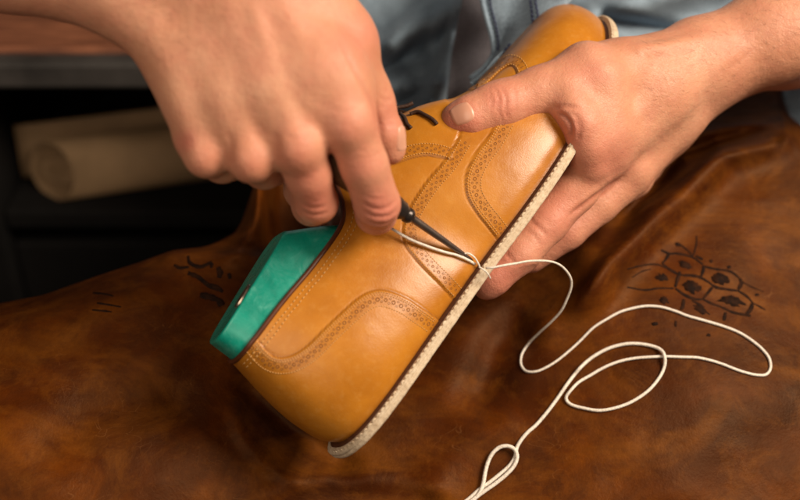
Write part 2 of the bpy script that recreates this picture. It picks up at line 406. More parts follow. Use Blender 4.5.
# collar binding + lining
top = UPD[:, -1]; rim = [i for i in range(NT_) if tl[i] < 113]
rimo = sorted([i for i in rim if i < NT_ // 2]); rimm = sorted([i for i in rim if i >= NT_ // 2])
ridx = rimm + rimo
b_ = MB(); V, F = tube(top[ridx][::3] + Ux * .3, 1.35, 8); b_.add(V, F); b_.build('collar_binding', PIPING, shoe)
inn = np.array([[0, 1.]]); cen = S(55, 0, 60)
lin = []
for k, (ins, dn) in enumerate(((.2, 0), (2.0, -.5), (2.6, -8), (3.5, -28))):
    v = top[ridx] - S(0, 0, 0); lw = (top[ridx] - O) @ Wx; ll = (top[ridx] - O) @ Lx; lu = (top[ridx] - O) @ Ux
    dl = 52 - ll; dw = -lw; q = np.hypot(dl * .35, dw) + 1e-6
    lin.append(S(ll + dl * .35 / q * ins, lw + dw / q * ins, lu + dn))
lin = np.stack(lin, 1); mesh('lining', lin.reshape(-1, 3), grid_faces(len(ridx), 4), PIPING, shoe)
# tongue
ls = np.linspace(104, 196, 40); tuu = np.interp(ls, [104, 110, 126, 148, 169, 188, 196], [88, 92, 90, 86.5, 78.5, 64.5, 59])
ww = np.linspace(-12, 12, 9); G = S(ls[:, None], ww[None, :], tuu[:, None] - (ww[None, :] / 12) ** 2 * 5)
mesh('tongue', G.reshape(-1, 3), grid_faces(40, 9), TAN, shoe)
# eyelets + laces
lc = MB(); ey = MB()
lacel = [122, 134, 146, 158, 168]
for i, l0 in enumerate(lacel):
    ut = np.interp(l0, [104, 126, 148, 169, 188], [95, 92.5, 89, 81, 67.5])
    pts = [S(l0 - 1, 12, ut - 7.2), S(l0, 11, ut - 4.0), S(l0 + .3, 6, ut - .2), S(l0 + 1, 0, ut + 2.2), S(l0 + 1, -6, ut - .2), S(l0, -11, ut - 4), S(l0 - 1, -12, ut - 7.2)]
    V, F = tube(cr(pts, 30), 1.15, 8); lc.add(V, F)
    if i < 4:
        u2 = np.interp(l0 + 12, [104, 126, 148, 169, 188], [95, 92.5, 89, 81, 67.5])
        pts = [S(l0, 10.5, ut - 4.5), S(l0 + 4, 3, ut + .6), S(l0 + 8, -3, u2 + .6), S(l0 + 12, -10.5, u2 - 4.5)]
        V, F = tube(cr(pts, 24), 1.05, 8); lc.add(V, F)
for pts in ([(382, 113, 14), (396, 108, 16), (406, 106, 16), (413, 103, 15)], [(392, 116, 10), (399, 114, 12), (404, 117, 14), (407, 124, 14), (411, 128, 10)],
            [(410, 114, 10), (418, 112, 12), (425, 115, 10), (432, 119, 6), (437, 124, 0)]):
    pts = np.array(pts, float); q = []
    for x, y, z in cr(pts, 26):
        h, n = hit(x, y); q.append(P(x, y, (h[2] + 1.4) if h is not None else -3 + 0 * z))
    q = np.array(q); q[:, 2] = np.convolve(np.pad(q[:, 2], 4, mode='edge'), np.ones(9) / 9, 'valid')
    V, F = tube(q, 1.15, 8); lc.add(V, F)
lc.build('shoelace', LACE, shoe)
# sole
def outline(off):
    o = np.stack([bl, bw], 1); T = np.roll(o, -3, 0) - np.roll(o, 3, 0); T /= np.linalg.norm(T, axis=1)[:, None]
    n = np.stack([T[:, 1], -T[:, 0]], 1)
    if np.sum(n[:, 0] * (bl - bl.mean())) < 0: n = -n
    return o + n * off
def slab(name, levels, mat, jag=0., parent=shoe):
    rows = []
    for off, u in levels:
        o = outline(off); j = jag * vnoise(np.arange(NT_) / 2.2, np.full(NT_, u * 1.7), 9)
        o = outline(off) if jag == 0 else outline(off) + (outline(off + 1) - outline(off)) * j[:, None]
        rows.append(S(o[:, 0], o[:, 1], spring(o[:, 0]) + u + jag * .6 * vnoise(np.arange(NT_) / 3.1, np.full(NT_, u), 11)))
    G = np.stack(rows, 1); n = len(levels); F = grid_faces(NT_, n, True).tolist()
    F.append([i * n for i in range(NT_)][::-1]); F.append([i * n + n - 1 for i in range(NT_)])
    return mesh(name, G.reshape(-1, 3), F, mat, parent)
sole = slab('sole', [(3.5, 0), (5.2, .4), (5.6, 1.2), (5.65, 2.3), (5.1, 2.75), (5.6, 3.1), (5.6, 4.2), (5.2, 4.9), (3.6, 5.4)], SOLE, .28)
slab('welt', [(1.0, 4.8), (2.0, 5.2), (2.0, 5.5), (1.2, 6.0), (.2, 6.7)], WELT, .25)
# stitched ridge along the top of the sole edge
sb = MB(); o4 = outline(4.6); k = 0
seq = np.concatenate([np.arange(NT_ * 0, NT_ // 2)])
acc = 0; last_p = None
pp = S(o4[:, 0], o4[:, 1], spring(o4[:, 0]) + 5.0); qq = arc_resample(pp[:NT_ // 2 + 40], step=3.4)
for i in range(len(qq) - 1):
    a, b = qq[i], qq[i] + (qq[i + 1] - qq[i]) * .74
    V, F = tube(np.array([a - Ux * .4, a * .7 + b * .3 + Ux * .35, a * .3 + b * .7 + Ux * .35, b - Ux * .4]), np.array([.5, .62, .62, .5]) * random.uniform(.75, 1.1), 6); sb.add(V, F)
sb.build('stitching', SOLE, sole)

# ------------------------------------------------------------------ last
lo = empty('shoe_last', S(30, 0, 60), 'green plastic shoe last standing up out of the heel opening', 'shoe last')
def last_ring(u, k):
    # ring inside the collar at height u (k lerp 0..1 from collar to top)
    n = 96; th = np.linspace(0, 2 * math.pi, n, endpoint=False)
    l0 = np.interp(k, [0, 1], [3.5, 3.2]); l1 = np.interp(k, [0, 1], [94, 71]); hw = np.interp(k, [0, 1], [21.5, 17.0])
    c = (l0 + l1) / 2; a = (l1 - l0) / 2
    cx = np.sign(np.cos(th)) * np.abs(np.cos(th)) ** .5; sx = np.sign(np.sin(th)) * np.abs(np.sin(th)) ** .55
    ll = c + a * cx; return S(ll, hw * sx * (1 + .10 * cx), u + 0 * th + k * (ll - 35) * .085)
rings = [last_ring(50, 0), last_ring(73, 0.02), last_ring(79, .3), last_ring(85, .62), last_ring(91.4, .95), last_ring(92.2, .98)]
top_ = last_ring(92.9, 1.0); cen = top_.mean(0)
rings += [cen + (top_ - cen) * .975, cen + (top_ - cen) * .93, cen + (top_ - cen) * .3]
G = np.stack(rings, 1); F = grid_faces(96, len(rings), True).tolist(); F.append([i * len(rings) + len(rings) - 1 for i in range(96)])
lb = mesh('last_body', G.reshape(-1, 3), F, LAST, lo)
pl = MB()
c0 = S(30, 9, 92.3); q_ = np.linspace(0, 2 * math.pi, 96, endpoint=False); tr = S(30 + 7 * np.cos(q_), 3.5 * np.sin(q_) + 9, 91.9 + (5 + 7 * np.cos(q_)) * .085)
G = np.stack([tr - Ux * .5, tr + Ux * .8, c0 + (tr - c0) * .95 + Ux * 1.0], 1); F = grid_faces(96, 3, True).tolist(); F.append([i * 3 + 2 for i in range(96)])
mesh('metal_plate', G.reshape(-1, 3), F, BRASS, lo)

# ------------------------------------------------------------------ implicit surfaces for the body
class Field:
    def __init__(s, lo, hi, h):
        s.lo = np.array(lo, float); s.h = h; s.n = np.ceil((np.array(hi) - s.lo) / h).astype(int) + 1
        s.f = np.full(s.n, 30., np.float32)
    def _box(s, a, b, m):
        i0 = np.maximum(((a - m - s.lo) / s.h).astype(int), 0); i1 = np.minimum(((b + m - s.lo) / s.h).astype(int) + 2, s.n)
        return i0, i1
    def _d(s, A, B, ra, rb, i0, i1, flat=None):
        g = [s.lo[k] + s.h * np.arange(i0[k], i1[k]) for k in range(3)]
        X = np.stack(np.meshgrid(*g, indexing='ij'), -1) - A; ab = B - A; L2 = ab @ ab + 1e-9
        t = np.clip(X @ ab / L2, 0, 1); dv = X - t[..., None] * ab
        if flat is not None:
            ax, fac = flat; comp = dv @ ax; dv = dv + (comp * (fac - 1))[..., None] * ax
        return (np.linalg.norm(dv, axis=-1) - (ra + (rb - ra) * t)).astype(np.float32)
    def cap(s, A, B, ra, rb, k=6., sub=False, flat=None):
        A, B = np.asarray(A, float), np.asarray(B, float); m = max(ra, rb) + k + 3
        i0, i1 = s._box(np.minimum(A, B), np.maximum(A, B), m)
        if np.any(i1 <= i0): return
        d = s._d(A, B, ra, rb, i0, i1, flat); sl = tuple(slice(a, b) for a, b in zip(i0, i1)); f = s.f[sl]
        if sub:
            h = np.clip(.5 - .5 * (f + d) / k, 0, 1); s.f[sl] = f * (1 - h) + (-d) * h + k * h * (1 - h)
        else:
            h = np.clip(.5 + .5 * (f - d) / k, 0, 1); s.f[sl] = f * (1 - h) + d * h - k * h * (1 - h)
    def chain(s, pts, k=6., **kw):
        for a, b in zip(pts[:-1], pts[1:]): s.cap(P(*a[:3]), P(*b[:3]), a[3], b[3], k, **kw)
    def mesh(s, it=2):
        f = s.f; n = f.shape; sg = f < 0
        acc = np.zeros((n[0] - 1, n[1] - 1, n[2] - 1, 3), np.float32); cnt = np.zeros(acc.shape[:3], np.float32)
        faces = []
        for ax in range(3):
            sl0 = [slice(None)] * 3; sl1 = [slice(None)] * 3; sl0[ax] = slice(0, -1); sl1[ax] = slice(1, None)
            a = f[tuple(sl0)]; b = f[tuple(sl1)]; ch = sg[tuple(sl0)] != sg[tuple(sl1)]
            idx = np.argwhere(ch); av = a[ch]; bv = b[ch]; t = av / (av - bv)
            pos = idx.astype(np.float32); pos[:, ax] += t
            u, v = [q for q in range(3) if q != ax]
            ok = (idx[:, u] > 0) & (idx[:, v] > 0) & (idx[:, u] < n[u] - 1) & (idx[:, v] < n[v] - 1)
            idx = idx[ok]; pos = pos[ok]; flip = av[ok] < 0
            quad = []
            for du, dv in ((-1, -1), (0, -1), (0, 0), (-1, 0)):
                c = idx.copy(); c[:, u] += du; c[:, v] += dv
                np.add.at(acc, (c[:, 0], c[:, 1], c[:, 2]), pos); np.add.at(cnt, (c[:, 0], c[:, 1], c[:, 2]), 1)
                quad.append(np.ravel_multi_index((c[:, 0], c[:, 1], c[:, 2]), acc.shape[:3]))
            quad = np.stack(quad, 1)
            if ax == 1: flip = ~flip
            quad[~flip] = quad[~flip][:, ::-1]; faces.append(quad)
        m = cnt > 0; ids = np.full(m.size, -1, np.int64); ids[m.reshape(-1)] = np.arange(m.sum())
        V = acc[m] / cnt[m][:, None]; F = ids[np.concatenate(faces)]
        V = V.astype(float)
        e = np.concatenate([F[:, [0, 1]], F[:, [1, 2]], F[:, [2, 3]], F[:, [3, 0]]])
        for q in range(it):
            s_ = np.zeros_like(V); c_ = np.zeros(len(V)); np.add.at(s_, e[:, 0], V[e[:, 1]]); np.add.at(c_, e[:, 0], 1)
            np.add.at(s_, e[:, 1], V[e[:, 0]]); np.add.at(c_, e[:, 1], 1)
            V = V * .4 + .6 * s_ / np.maximum(c_, 1)[:, None]
        return V * s.h + s.lo, F
#HANDS
exec_hands = True
flush_pts = []; crease_pts = []
def A_(x, y, z, r): return (x, y, z + 14, r)
# --- hand with the awl
fa = Field([-330, -5, -10], [45, 260, 160], 1.25)
ch = fa.chain
ch([A_(-250, -80, 60, 30), A_(10, -42, 72, 24), A_(118, -10, 78, 20), A_(186, 55, 76, 17.5)], 10)
ch([A_(-250, -160, 60, 30), A_(60, -95, 76, 24), A_(180, -45, 84, 19), A_(262, -12, 84, 17)], 10)
ch([A_(20, -60, 66, 24), A_(150, -25, 76, 20), A_(225, 10, 80, 18)], 14)
ch([A_(182, 52, 78, 17.5), A_(196, 105, 80, 13.5), A_(207, 152, 80, 11)], 8)
ch([A_(212, 30, 82, 17), A_(232, 100, 84, 13.5), A_(252, 157, 85, 11.5)], 8)
ch([A_(242, 15, 86, 17), A_(272, 90, 88, 13.5), A_(298, 146, 88, 12.2)], 8)
ch([A_(272, 0, 85, 17), A_(315, 75, 87, 14), A_(348, 122, 86, 12.8)], 8)
ch([A_(195, 72, 72, 17), A_(325, 60, 80, 17)], 16); ch([A_(212, 128, 75, 12), A_(340, 100, 80, 13)], 12)
ch([A_(200, 20, 68, 17), A_(300, 10, 70, 17)], 14); ch([A_(240, 95, 80, 14), A_(335, 82, 85, 14)], 12); ch([A_(285, 118, 84, 11), A_(335, 108, 84, 11)], 10); ch([A_(230, -20, 76, 18), A_(300, -10, 74, 18)], 14)
# thumb
ch([A_(285, -35, 76, 17), A_(340, 34, 68, 14.5)], 12)
ch([A_(340, 34, 68, 14.5), A_(347, 45, 66, 13.3), A_(366, 95, 58, 11.2), A_(372, 107, 56, 11.0)], 8)
ch([A_(372, 107, 56, 10.8), A_(384, 134, 53, 9.8), A_(390, 149, 50, 8.0)], 3)
ch([A_(322, 25, 74, 13), A_(345, 85, 72, 12)], 10)
# fingers
def finger(F, pts, k=4.):
    for a, b in zip(pts[:-1], pts[1:]): F.cap(P(*a[:3]), P(*b[:3]), a[3], b[3], k)
finger(fa, [A_(348, 122, 86, 12.6), A_(364, 165, 76, 11.2), A_(377, 203, 62, 11.3)], 3.5)
finger(fa, [A_(377, 205, 60, 11.0), A_(376, 214, 50, 10), A_(370, 200, 34, 9.0)], 3)
finger(fa, [A_(370, 200, 34, 9.0), A_(362, 172, 34, 8.2)], 3)
finger(fa, [A_(298, 146, 88, 12.2), A_(308, 175, 78, 10.6), A_(316, 202, 64, 10.6)], 3.5)
finger(fa, [A_(316, 202, 62, 10.4), A_(312, 206, 50, 9.6), A_(302, 190, 36, 9)], 3)
finger(fa, [A_(302, 190, 36, 9), A_(306, 160, 40, 8.5)], 3)
finger(fa, [A_(252, 157, 85, 11.2), A_(264, 168, 66, 10), A_(272, 166, 56, 9.5), A_(272, 140, 48, 8.5)], 3)
finger(fa, [A_(207, 152, 80, 10.8), A_(222, 163, 66, 9.5), A_(230, 162, 56, 9), A_(238, 140, 50, 8)], 3)
# knuckle bumps, tendons, veins
for x, y, z, r in ((346, 124, 92, 9), (298, 148, 94, 8.5), (251, 160, 91, 8), (205, 157, 85, 7.5), (187, 141, 79, 5.5), (351, 36, 76, 9)):
    fa.cap(P(x, y, z + 13), P(x + 1, y + 2, z + 12.5), r - .8, r - .8, 7)
for a, b, r in (((225, 20, 97.5), (249, 146, 95), 1.8), ((255, 15, 102.5), (295, 135, 99), 2.0), ((285, 15, 100.5), (342, 110, 97.5), 2.0), ((196, 55, 92.5), (204, 140, 89.5), 1.7)):
    fa.cap(P(a[0], a[1], a[2] + 12), P(b[0], b[1], b[2] + 13), r, r, 5)
vein = [(215, 60, 94), (228, 85, 96), (226, 110, 95.5), (236, 132, 93)]
for a, b in zip(vein[:-1], vein[1:]): fa.cap(P(a[0], a[1], a[2] + 14), P(b[0], b[1], b[2] + 14), 1.4, 1.4, 3)
vein = [(262, 55, 99), (290, 90, 101), (322, 112, 99)]
for a, b in zip(vein[:-1], vein[1:]): fa.cap(P(a[0], a[1], a[2] + 13), P(b[0], b[1], b[2] + 13), 1.3, 1.3, 3)
VA, FA = fa.mesh(3)
# --- hand holding the shoe
fb = Field([15, -45, -150], [420, 260, 60], 1.25)
ch = fb.chain
ch([(458, 120, 14, 9.6), (470, 117, 15, 11.2), (490, 109, 13, 12.2), (503, 105, 12, 13.0)], 4)
ch([(503, 105, 12, 13.0), (540, 91, 8, 12.8), (585, 74, 2, 15)], 5)
ch([(585, 72, -4, 14.5), (620, 74, -12, 18), (690, 62, -30, 21)], 10)
# back of the hand
ch([(700, 62, -34, 23), (655, 95, -20, 20), (604, 152, -8, 15)], 10)
ch([(715, 66, -46, 22), (670, 115, -38, 18), (628, 172, -28, 14)], 10)
ch([(715, 70, -60, 20), (665, 125, -60, 17), (630, 175, -54, 13)], 10)
ch([(610, 80, -14, 15), (600, 120, -14, 13.5), (600, 150, -12, 13)], 9)
ch([(650, 80, -26, 19), (625, 125, -24, 16)], 12)
# web fold
ch([(568, 92, 14, 9.5), (573, 110, 16, 9), (583, 126, 16, 9), (588, 146, 12, 9.5), (590, 165, 6, 10)], 7)
ch([(600, 85, 6, 14), (605, 130, 4, 14)], 10)
# forearm
ch([(705, 62, -38, 24), (770, 36, -40, 26), (860, 4, -40, 33), (1010, -40, -40, 40)], 12)
ch([(705, 64, -58, 21), (790, 42, -66, 26), (1010, -20, -70, 38)], 12)
# fingers under the sole
finger(fb, [(602, 154, -6, 14), (575, 189, -4, 12.2), (548, 222, 0, 11.4)], 5)
finger(fb, [(548, 222, 0, 11.2), (520, 254, 4, 10.6), (493, 279, 5, 9.2), (487, 285, 4, 8.4)], 3)
finger(fb, [(628, 174, -27, 13.5), (598, 203, -24, 11.6), (566, 230, -22, 11.2), (530, 256, -24, 10)], 3)
finger(fb, [(632, 178, -52, 12.5), (590, 205, -50, 11), (550, 235, -50, 10)], 3)
finger(fb, [(640, 170, -75, 11), (600, 200, -75, 10), (570, 220, -75, 9)], 3)
ch([(700, 75, -85, 18), (650, 150, -75, 12)], 12)
for x, y, z, r in ((606, 146, 2, 9), (632, 168, -20, 8), (588, 62, 4, 9)): fb.cap(P(x, y, z), P(x + 1, y, z), r, r, 7)
fb.cap(P(640, 52, 2), P(705, 42, -14), 2.5, 2.5, 6); fb.cap(P(650, 95, -2), P(612, 140, 7), 2.3, 2.3, 6)
# creases (thin cuts)
def cut(F, pts, r=.8, k=1.6):
    for a, b in zip(pts[:-1], pts[1:]): F.cap(P(*a), P(*b), r, r, k, sub=True)
VB, FB = fb.mesh(3)

def body_detail(V, F, grooves, reds):
    """grooves: list of (pixel polyline, depth mm, width px); reds: (px,py,rad)"""
    n = np.zeros_like(V); a, b, c, d_ = (V[F[:, i]] for i in range(4)); fn = np.cross(c - a, d_ - b)
    for i in range(4): np.add.at(n, F[:, i], fn)
    n /= np.linalg.norm(n, axis=1)[:, None] + 1e-9
    px, py = proj(V); front = sstep(.0, .3, n[:, 2])
    cr_ = np.zeros(len(V)); fl = np.zeros(len(V)); dsp = np.zeros(len(V))
    for line, dep, wd in grooves:
        q = [tuple(p) for p in arc_resample(cr(line, 40), n=24)]
        dd, _, ar = pl_dist(px, py, q); tot = sum(math.dist(q[i], q[i + 1]) for i in range(len(q) - 1))
        fade = sstep(0, .2, ar / tot) * (1 - sstep(.8, 1, ar / tot)); g = np.exp(-(dd / wd) ** 2) * fade * front
        dsp -= dep * g; dsp += dep * .35 * np.exp(-((dd - 2.6 * wd) / (1.4 * wd)) ** 2) * fade * front
        cr_ = np.maximum(cr_, np.clip(dep, 0, 1) * g * .8)
    for x, y, r, s_ in reds:
        fl = np.maximum(fl, s_ * np.exp(-((px - x) ** 2 + (py - y) ** 2) / r ** 2))
    return V + n * dsp[:, None], cr_, fl
gA = [([(361, 200), (372, 208), (386, 208), (397, 199)], .5, 1.3), ([(362, 209), (374, 216), (388, 216), (398, 208)], .55, 1.3), ([(366, 219), (376, 224), (388, 223), (396, 217)], .5, 1.2), ([(363, 194), (375, 199), (388, 198)], .3, 1.2),
      ([(300, 202), (312, 208), (328, 206)], .4, 1.4), ([(302, 210), (314, 215), (330, 212)], .45, 1.3),
      ([(331, 108), (345, 112), (358, 106)], .3, 1.8), ([(284, 134), (298, 138), (310, 132)], .3, 1.8),
      ([(336, 32), (352, 66), (372, 104), (386, 150)], .5, 2.2), ([(228, 130), (231, 145), (230, 168)], .35, 3.5), ([(274, 130), (277, 145), (280, 165)], .35, 3.5),
      ([(150, 66), (168, 60), (190, 50)], .12, 2.2), ([(378, 96), (386, 100), (392, 98)], .4, 1.5), ([(385, 128), (391, 124), (396, 127)], .3, 1.2)]
rA = [(346, 128, 26, .45), (298, 152, 24, .4), (251, 164, 22, .35), (205, 160, 20, .35), (380, 210, 30, .8), (316, 205, 26, .7), (364, 165, 26, .5), (308, 178, 22, .5), (186, 142, 12, .7), (360, 35, 22, .5), (385, 120, 24, .5)]
gB = [([(494, 87), (499, 97), (499, 110), (504, 124)], .5, 1.2), ([(500, 85), (506, 98), (506, 112), (510, 122)], .55, 1.3), ([(488, 90), (492, 99), (491, 110)], .35, 1.1), ([(512, 84), (516, 98), (516, 112)], .3, 1.3),
      ([(556, 112), (566, 117), (572, 128), (569, 140)], .9, 1.7), ([(552, 108), (566, 106), (580, 108)], .7, 1.5), ([(575, 118), (580, 130), (577, 142)], .6, 1.6), ([(570, 112), (580, 120), (585, 134)], .35, 1.5),
      ([(620, 178), (604, 190), (586, 203), (566, 218)], 1.0, 2.0), ([(530, 222), (540, 228), (548, 238)], .6, 1.4), ([(525, 229), (534, 236), (541, 245)], .45, 1.3), ([(520, 213), (531, 219), (540, 226)], .3, 1.3),
      ([(505, 252), (511, 259), (516, 266)], .5, 1.3), ([(700, 88), (718, 76), (740, 60), (760, 44)], .18, 3.0), ([(690, 104), (712, 88), (735, 70)], .12, 2.6)]
rB = [(462, 118, 20, .75), (502, 102, 22, .55), (572, 132, 26, .6), (560, 215, 40, .5), (500, 272, 34, .65), (606, 160, 34, .45), (590, 75, 20, .3)]
VA2, crA, flA = body_detail(VA, FA, gA, rA); VB2, crB, flB = body_detail(VB, FB, gB, rB)
# upper arms and trunk (outside the picture, joined to the forearms)
ft = Field([-520, -60, -560], [620, 620, 190], 7.)
def capm(a, b, ra, rb, k=25): ft.cap(np.array(a, float), np.array(b, float), ra, rb, k)
elA = P(-250, -120, 74); elB = P(1010, -30, -55)
capm(P(-230, -118, 74), elA + np.array([-70, 40, -60]), 33, 40); capm(elA + np.array([-70, 40, -60]), (-190, 420, -300), 42, 55)
capm(P(980, -25, -55), elB + np.array([60, 60, -60]), 38, 42); capm(elB + np.array([60, 60, -60]), (230, 420, -330), 44, 55)
capm((-140, 420, -350), (180, 420, -360), 85, 85, 50); capm((20, 400, -350), (20, 150, -330), 120, 130, 60); capm((20, 480, -330), (20, 560, -290), 50, 50, 40)
VT, FT = ft.mesh(3)
person = empty('person', (20, 100, -330), 'person in washed denim shirt, one hand holding the shoe and the other an awl', 'person')
nA, nB = len(VA2), len(VB2)
body = mesh('body', np.concatenate([VA2, VB2, VT]), np.concatenate([FA, FB + nA, FT + nA + nB]), SKIN, person)
for nm, arr in (('crease', np.concatenate([crA, crB, np.zeros(len(VT))])), ('flush', np.concatenate([flA, flB, np.zeros(len(VT))]))):
    a = body.data.attributes.new(nm, 'FLOAT', 'POINT'); a.data.foreach_set('value', arr.astype(np.float32))
hair = MB(); rh = np.random.default_rng(8)
for V_, F_, box, base_d, cnt in ((VB2, FB, (640, 800, -10, 120), (-.9, -.35), 230), (VA2, FA, (-5, 200, -5, 60), (.9, .5), 150)):
    tr_ = BVHTree.FromPolygons([Vector(p) for p in V_], F_.tolist())
    for _ in range(cnt):
        x, y = rh.uniform(box[0], box[1]), rh.uniform(box[2], box[3]); p, n = hit(x, y, tr_)
        if p is None or n[2] < .15: continue
        a_ = math.atan2(-base_d[1], base_d[0]) + rh.normal() * .35; dv_ = np.array([math.cos(a_), math.sin(a_), 0.]); dv_ -= n * (dv_ @ n); ln = rh.uniform(3, 7)
        q_ = np.array([p, p + dv_ * ln * .4 + n * .7, p + dv_ * ln + n * .5]); V, F = tube(cr(q_, 5), [.042, .042, .036, .028, .012], 3); hair.add(V, F)
hair.build('arm_hair', plain('arm_hair', (.17, .08, .035), .6), body)['kind'] = 'stuff'
# fingernails follow the skin
def nail(V, F, c, ax, wid, ln, view=(0, 0, 1.)):
    tr = BVHTree.FromPolygons([Vector(p) for p in V], F.tolist())
    v = np.array(view, float); v /= np.linalg.norm(v); c = np.array(c, float)
    ax = np.array(ax, float); ax -= v * (ax @ v); ax /= np.linalg.norm(ax); sd = np.cross(v, ax)
    n = 15; G = []; 
    for i in range(n):
        s_ = -1 + 2 * i / (n - 1); row = []
        for j in range(n):
            t = -1 + 2 * j / (n - 1)
            ss = s_ * math.sqrt(max(0, 1 - .35 * t * t)); tt_ = t * math.sqrt(max(0, 1 - .30 * s_ * s_))
            o = c + ax * tt_ * ln / 2 + sd * ss * wid / 2
            h = tr.ray_cast(Vector(o + v * 30), Vector(-v))
            hn = h if h[0] is not None else tr.find_nearest(Vector(o))
            q = np.array(hn[0]); nn = np.array(hn[1]); nn = nn if nn @ v > 0 else -nn
            edge = max(abs(s_), abs(t)); lift = .45 if edge < .9 else -.1
            row.append(q + nn * lift)
        G.append(row)
    G = np.array(G); return mesh('fingernail', G.reshape(-1, 3), grid_faces(n, n), NAIL, body)
nail(VB2, FB, P(462, 114, 24), P(452, 119, 24) - P(480, 107, 24), 11.5, 11.5, (.12, .05, 1.))
nail(VA2, FA, P(394, 140, 66), P(398, 160, 66) - P(390, 120, 66), 10, 13, (.8, .1, .75))

# ------------------------------------------------------------------ awl
awl = empty('stitching_awl', P(412, 218, 62), 'black shafted stitching awl gripped in the fist, its tip pushed into the welt', 'awl')
tip = S(112, 41, 8.5)
tpx, tpy = proj(tip); print('awl tip px', tpx, tpy, tip[2])
h0, n0 = hit(476, 263); tip = h0 - np.array([0, 0, 1.0]) if h0 is not None else tip
neck = P(409, 216, tip[2] + 22); dirn = (neck - tip); dirn /= np.linalg.norm(dirn)
L0 = np.linalg.norm(neck - tip)
def lathe(name, prof, mat, n=24, parent=awl, sub=0):
    a = np.cross(dirn, [0, 0, 1.]); a /= np.linalg.norm(a); b = np.cross(dirn, a)
    G = np.array([[tip + dirn * t + r * (math.cos(q) * a + math.sin(q) * b) for t, r in prof] for q in np.linspace(0, 2 * math.pi, n, endpoint=False)])
    return mesh(name, G.reshape(-1, 3), grid_faces(n, len(prof), True), mat, parent)
lathe('shaft', [(-3, .1), (0, .5), (4, .9), (14, 1.4), (26, 1.75), (L0 - 4, 2.1), (L0 - 1, 2.1)], STEEL)
lathe('ferrule', [(L0 - 2, 0.1), (L0 - 2, 2.9), (L0 - .5, 4.0), (L0 + 1.5, 4.2), (L0 + 2.2, 3.6), (L0 + 3.2, 3.8), (L0 + 5, 4.9), (L0 + 8, 5.2), (L0 + 9, 5.6), (L0 + 12, 5.7)], FERRULE)
lathe('handle', [(L0 + 11, .1), (L0 + 11, 5.5), (L0 + 16, 6.3), (L0 + 28, 7.2), (L0 + 50, 8.5), (L0 + 66, 8.5), (L0 + 74, 6), (L0 + 76, .1)], HANDLE)

#APRON
# ------------------------------------------------------------------ apron (draped leather)
cx = np.array([-260, -120, 0, 100, 200, 300, 400, 500, 600, 700, 800, 920, 1060], float)
cy = np.array([60, 130, 200, 300, 400, 500, 620, 760], float)
Z = np.array([
 [-150] * 13,
 [-130, -120, -110, -105, -100, -105, -120, -130, -125, -110, -110, -120, -140],
 [-90, -80, -70, -66, -68, -92, -98, -108, -92, -78, -82, -100, -120],
 [-40, -32, -24, -20, -26, -46, -62, -66, -46, -42, -58, -80, -100],
 [5, 12, 16, 10, -2, -16, -30, -26, -14, -12, -26, -50, -70],
 [30, 36, 38, 30, 16, -2, -6, 2, 8, 8, -4, -26, -50],
 [40, 48, 52, 44, 30, 16, 12, 18, 24, 20, 8, -16, -40],
 [30, 40, 46, 40, 28, 18, 14, 18, 22, 18, 4, -20, -50]], float)
def interp2(x, y):
    def ax(c, v):
        i = np.clip(np.searchsorted(c, v) - 1, 0, len(c) - 2); f = (v - c[i]) / (c[i + 1] - c[i]); return i, np.clip(f, 0, 1)
    i, fx = ax(cx, x); j, fy = ax(cy, y)
    def g(jj, ii): return Z[np.clip(jj, 0, len(cy) - 1), np.clip(ii, 0, len(cx) - 1)]
    def c4(a, b, c, d, f): return .5 * (2 * b + (c - a) * f + (2 * a - 5 * b + 4 * c - d) * f ** 2 + (3 * b - a - 3 * c + d) * f ** 3)
    rows = [c4(*[g(j + dj, i + di) for di in (-1, 0, 1, 2)], fx) for dj in (-1, 0, 1, 2)]
    return c4(*rows, fy)
yb_x = [-260, -120, 0, 43, 97, 140, 173, 205, 216, 230, 240, 247, 252, 258, 264, 300, 400, 560, 690, 730, 776, 785, 800, 860, 1060]
yb_y = [330, 318, 303, 295, 276, 262, 250, 247, 243, 236, 228, 208, 190, 176, 164, 146, 120, 104, 80, 60, 56, 112, 124, 170, 260]
def ridge(x, y, line, amp, sig, asym=1.):
    d, s, ar = pl_dist(x, y, line); L = sum(math.dist(line[i], line[i + 1]) for i in range(len(line) - 1))
    fade = sstep(0, .18, ar / L) * (1 - sstep(.8, 1, ar / L)) if amp else 0
    sg = np.where(s > 0, sig, sig * asym); return amp * np.exp(-(d / sg) ** 2) * fade
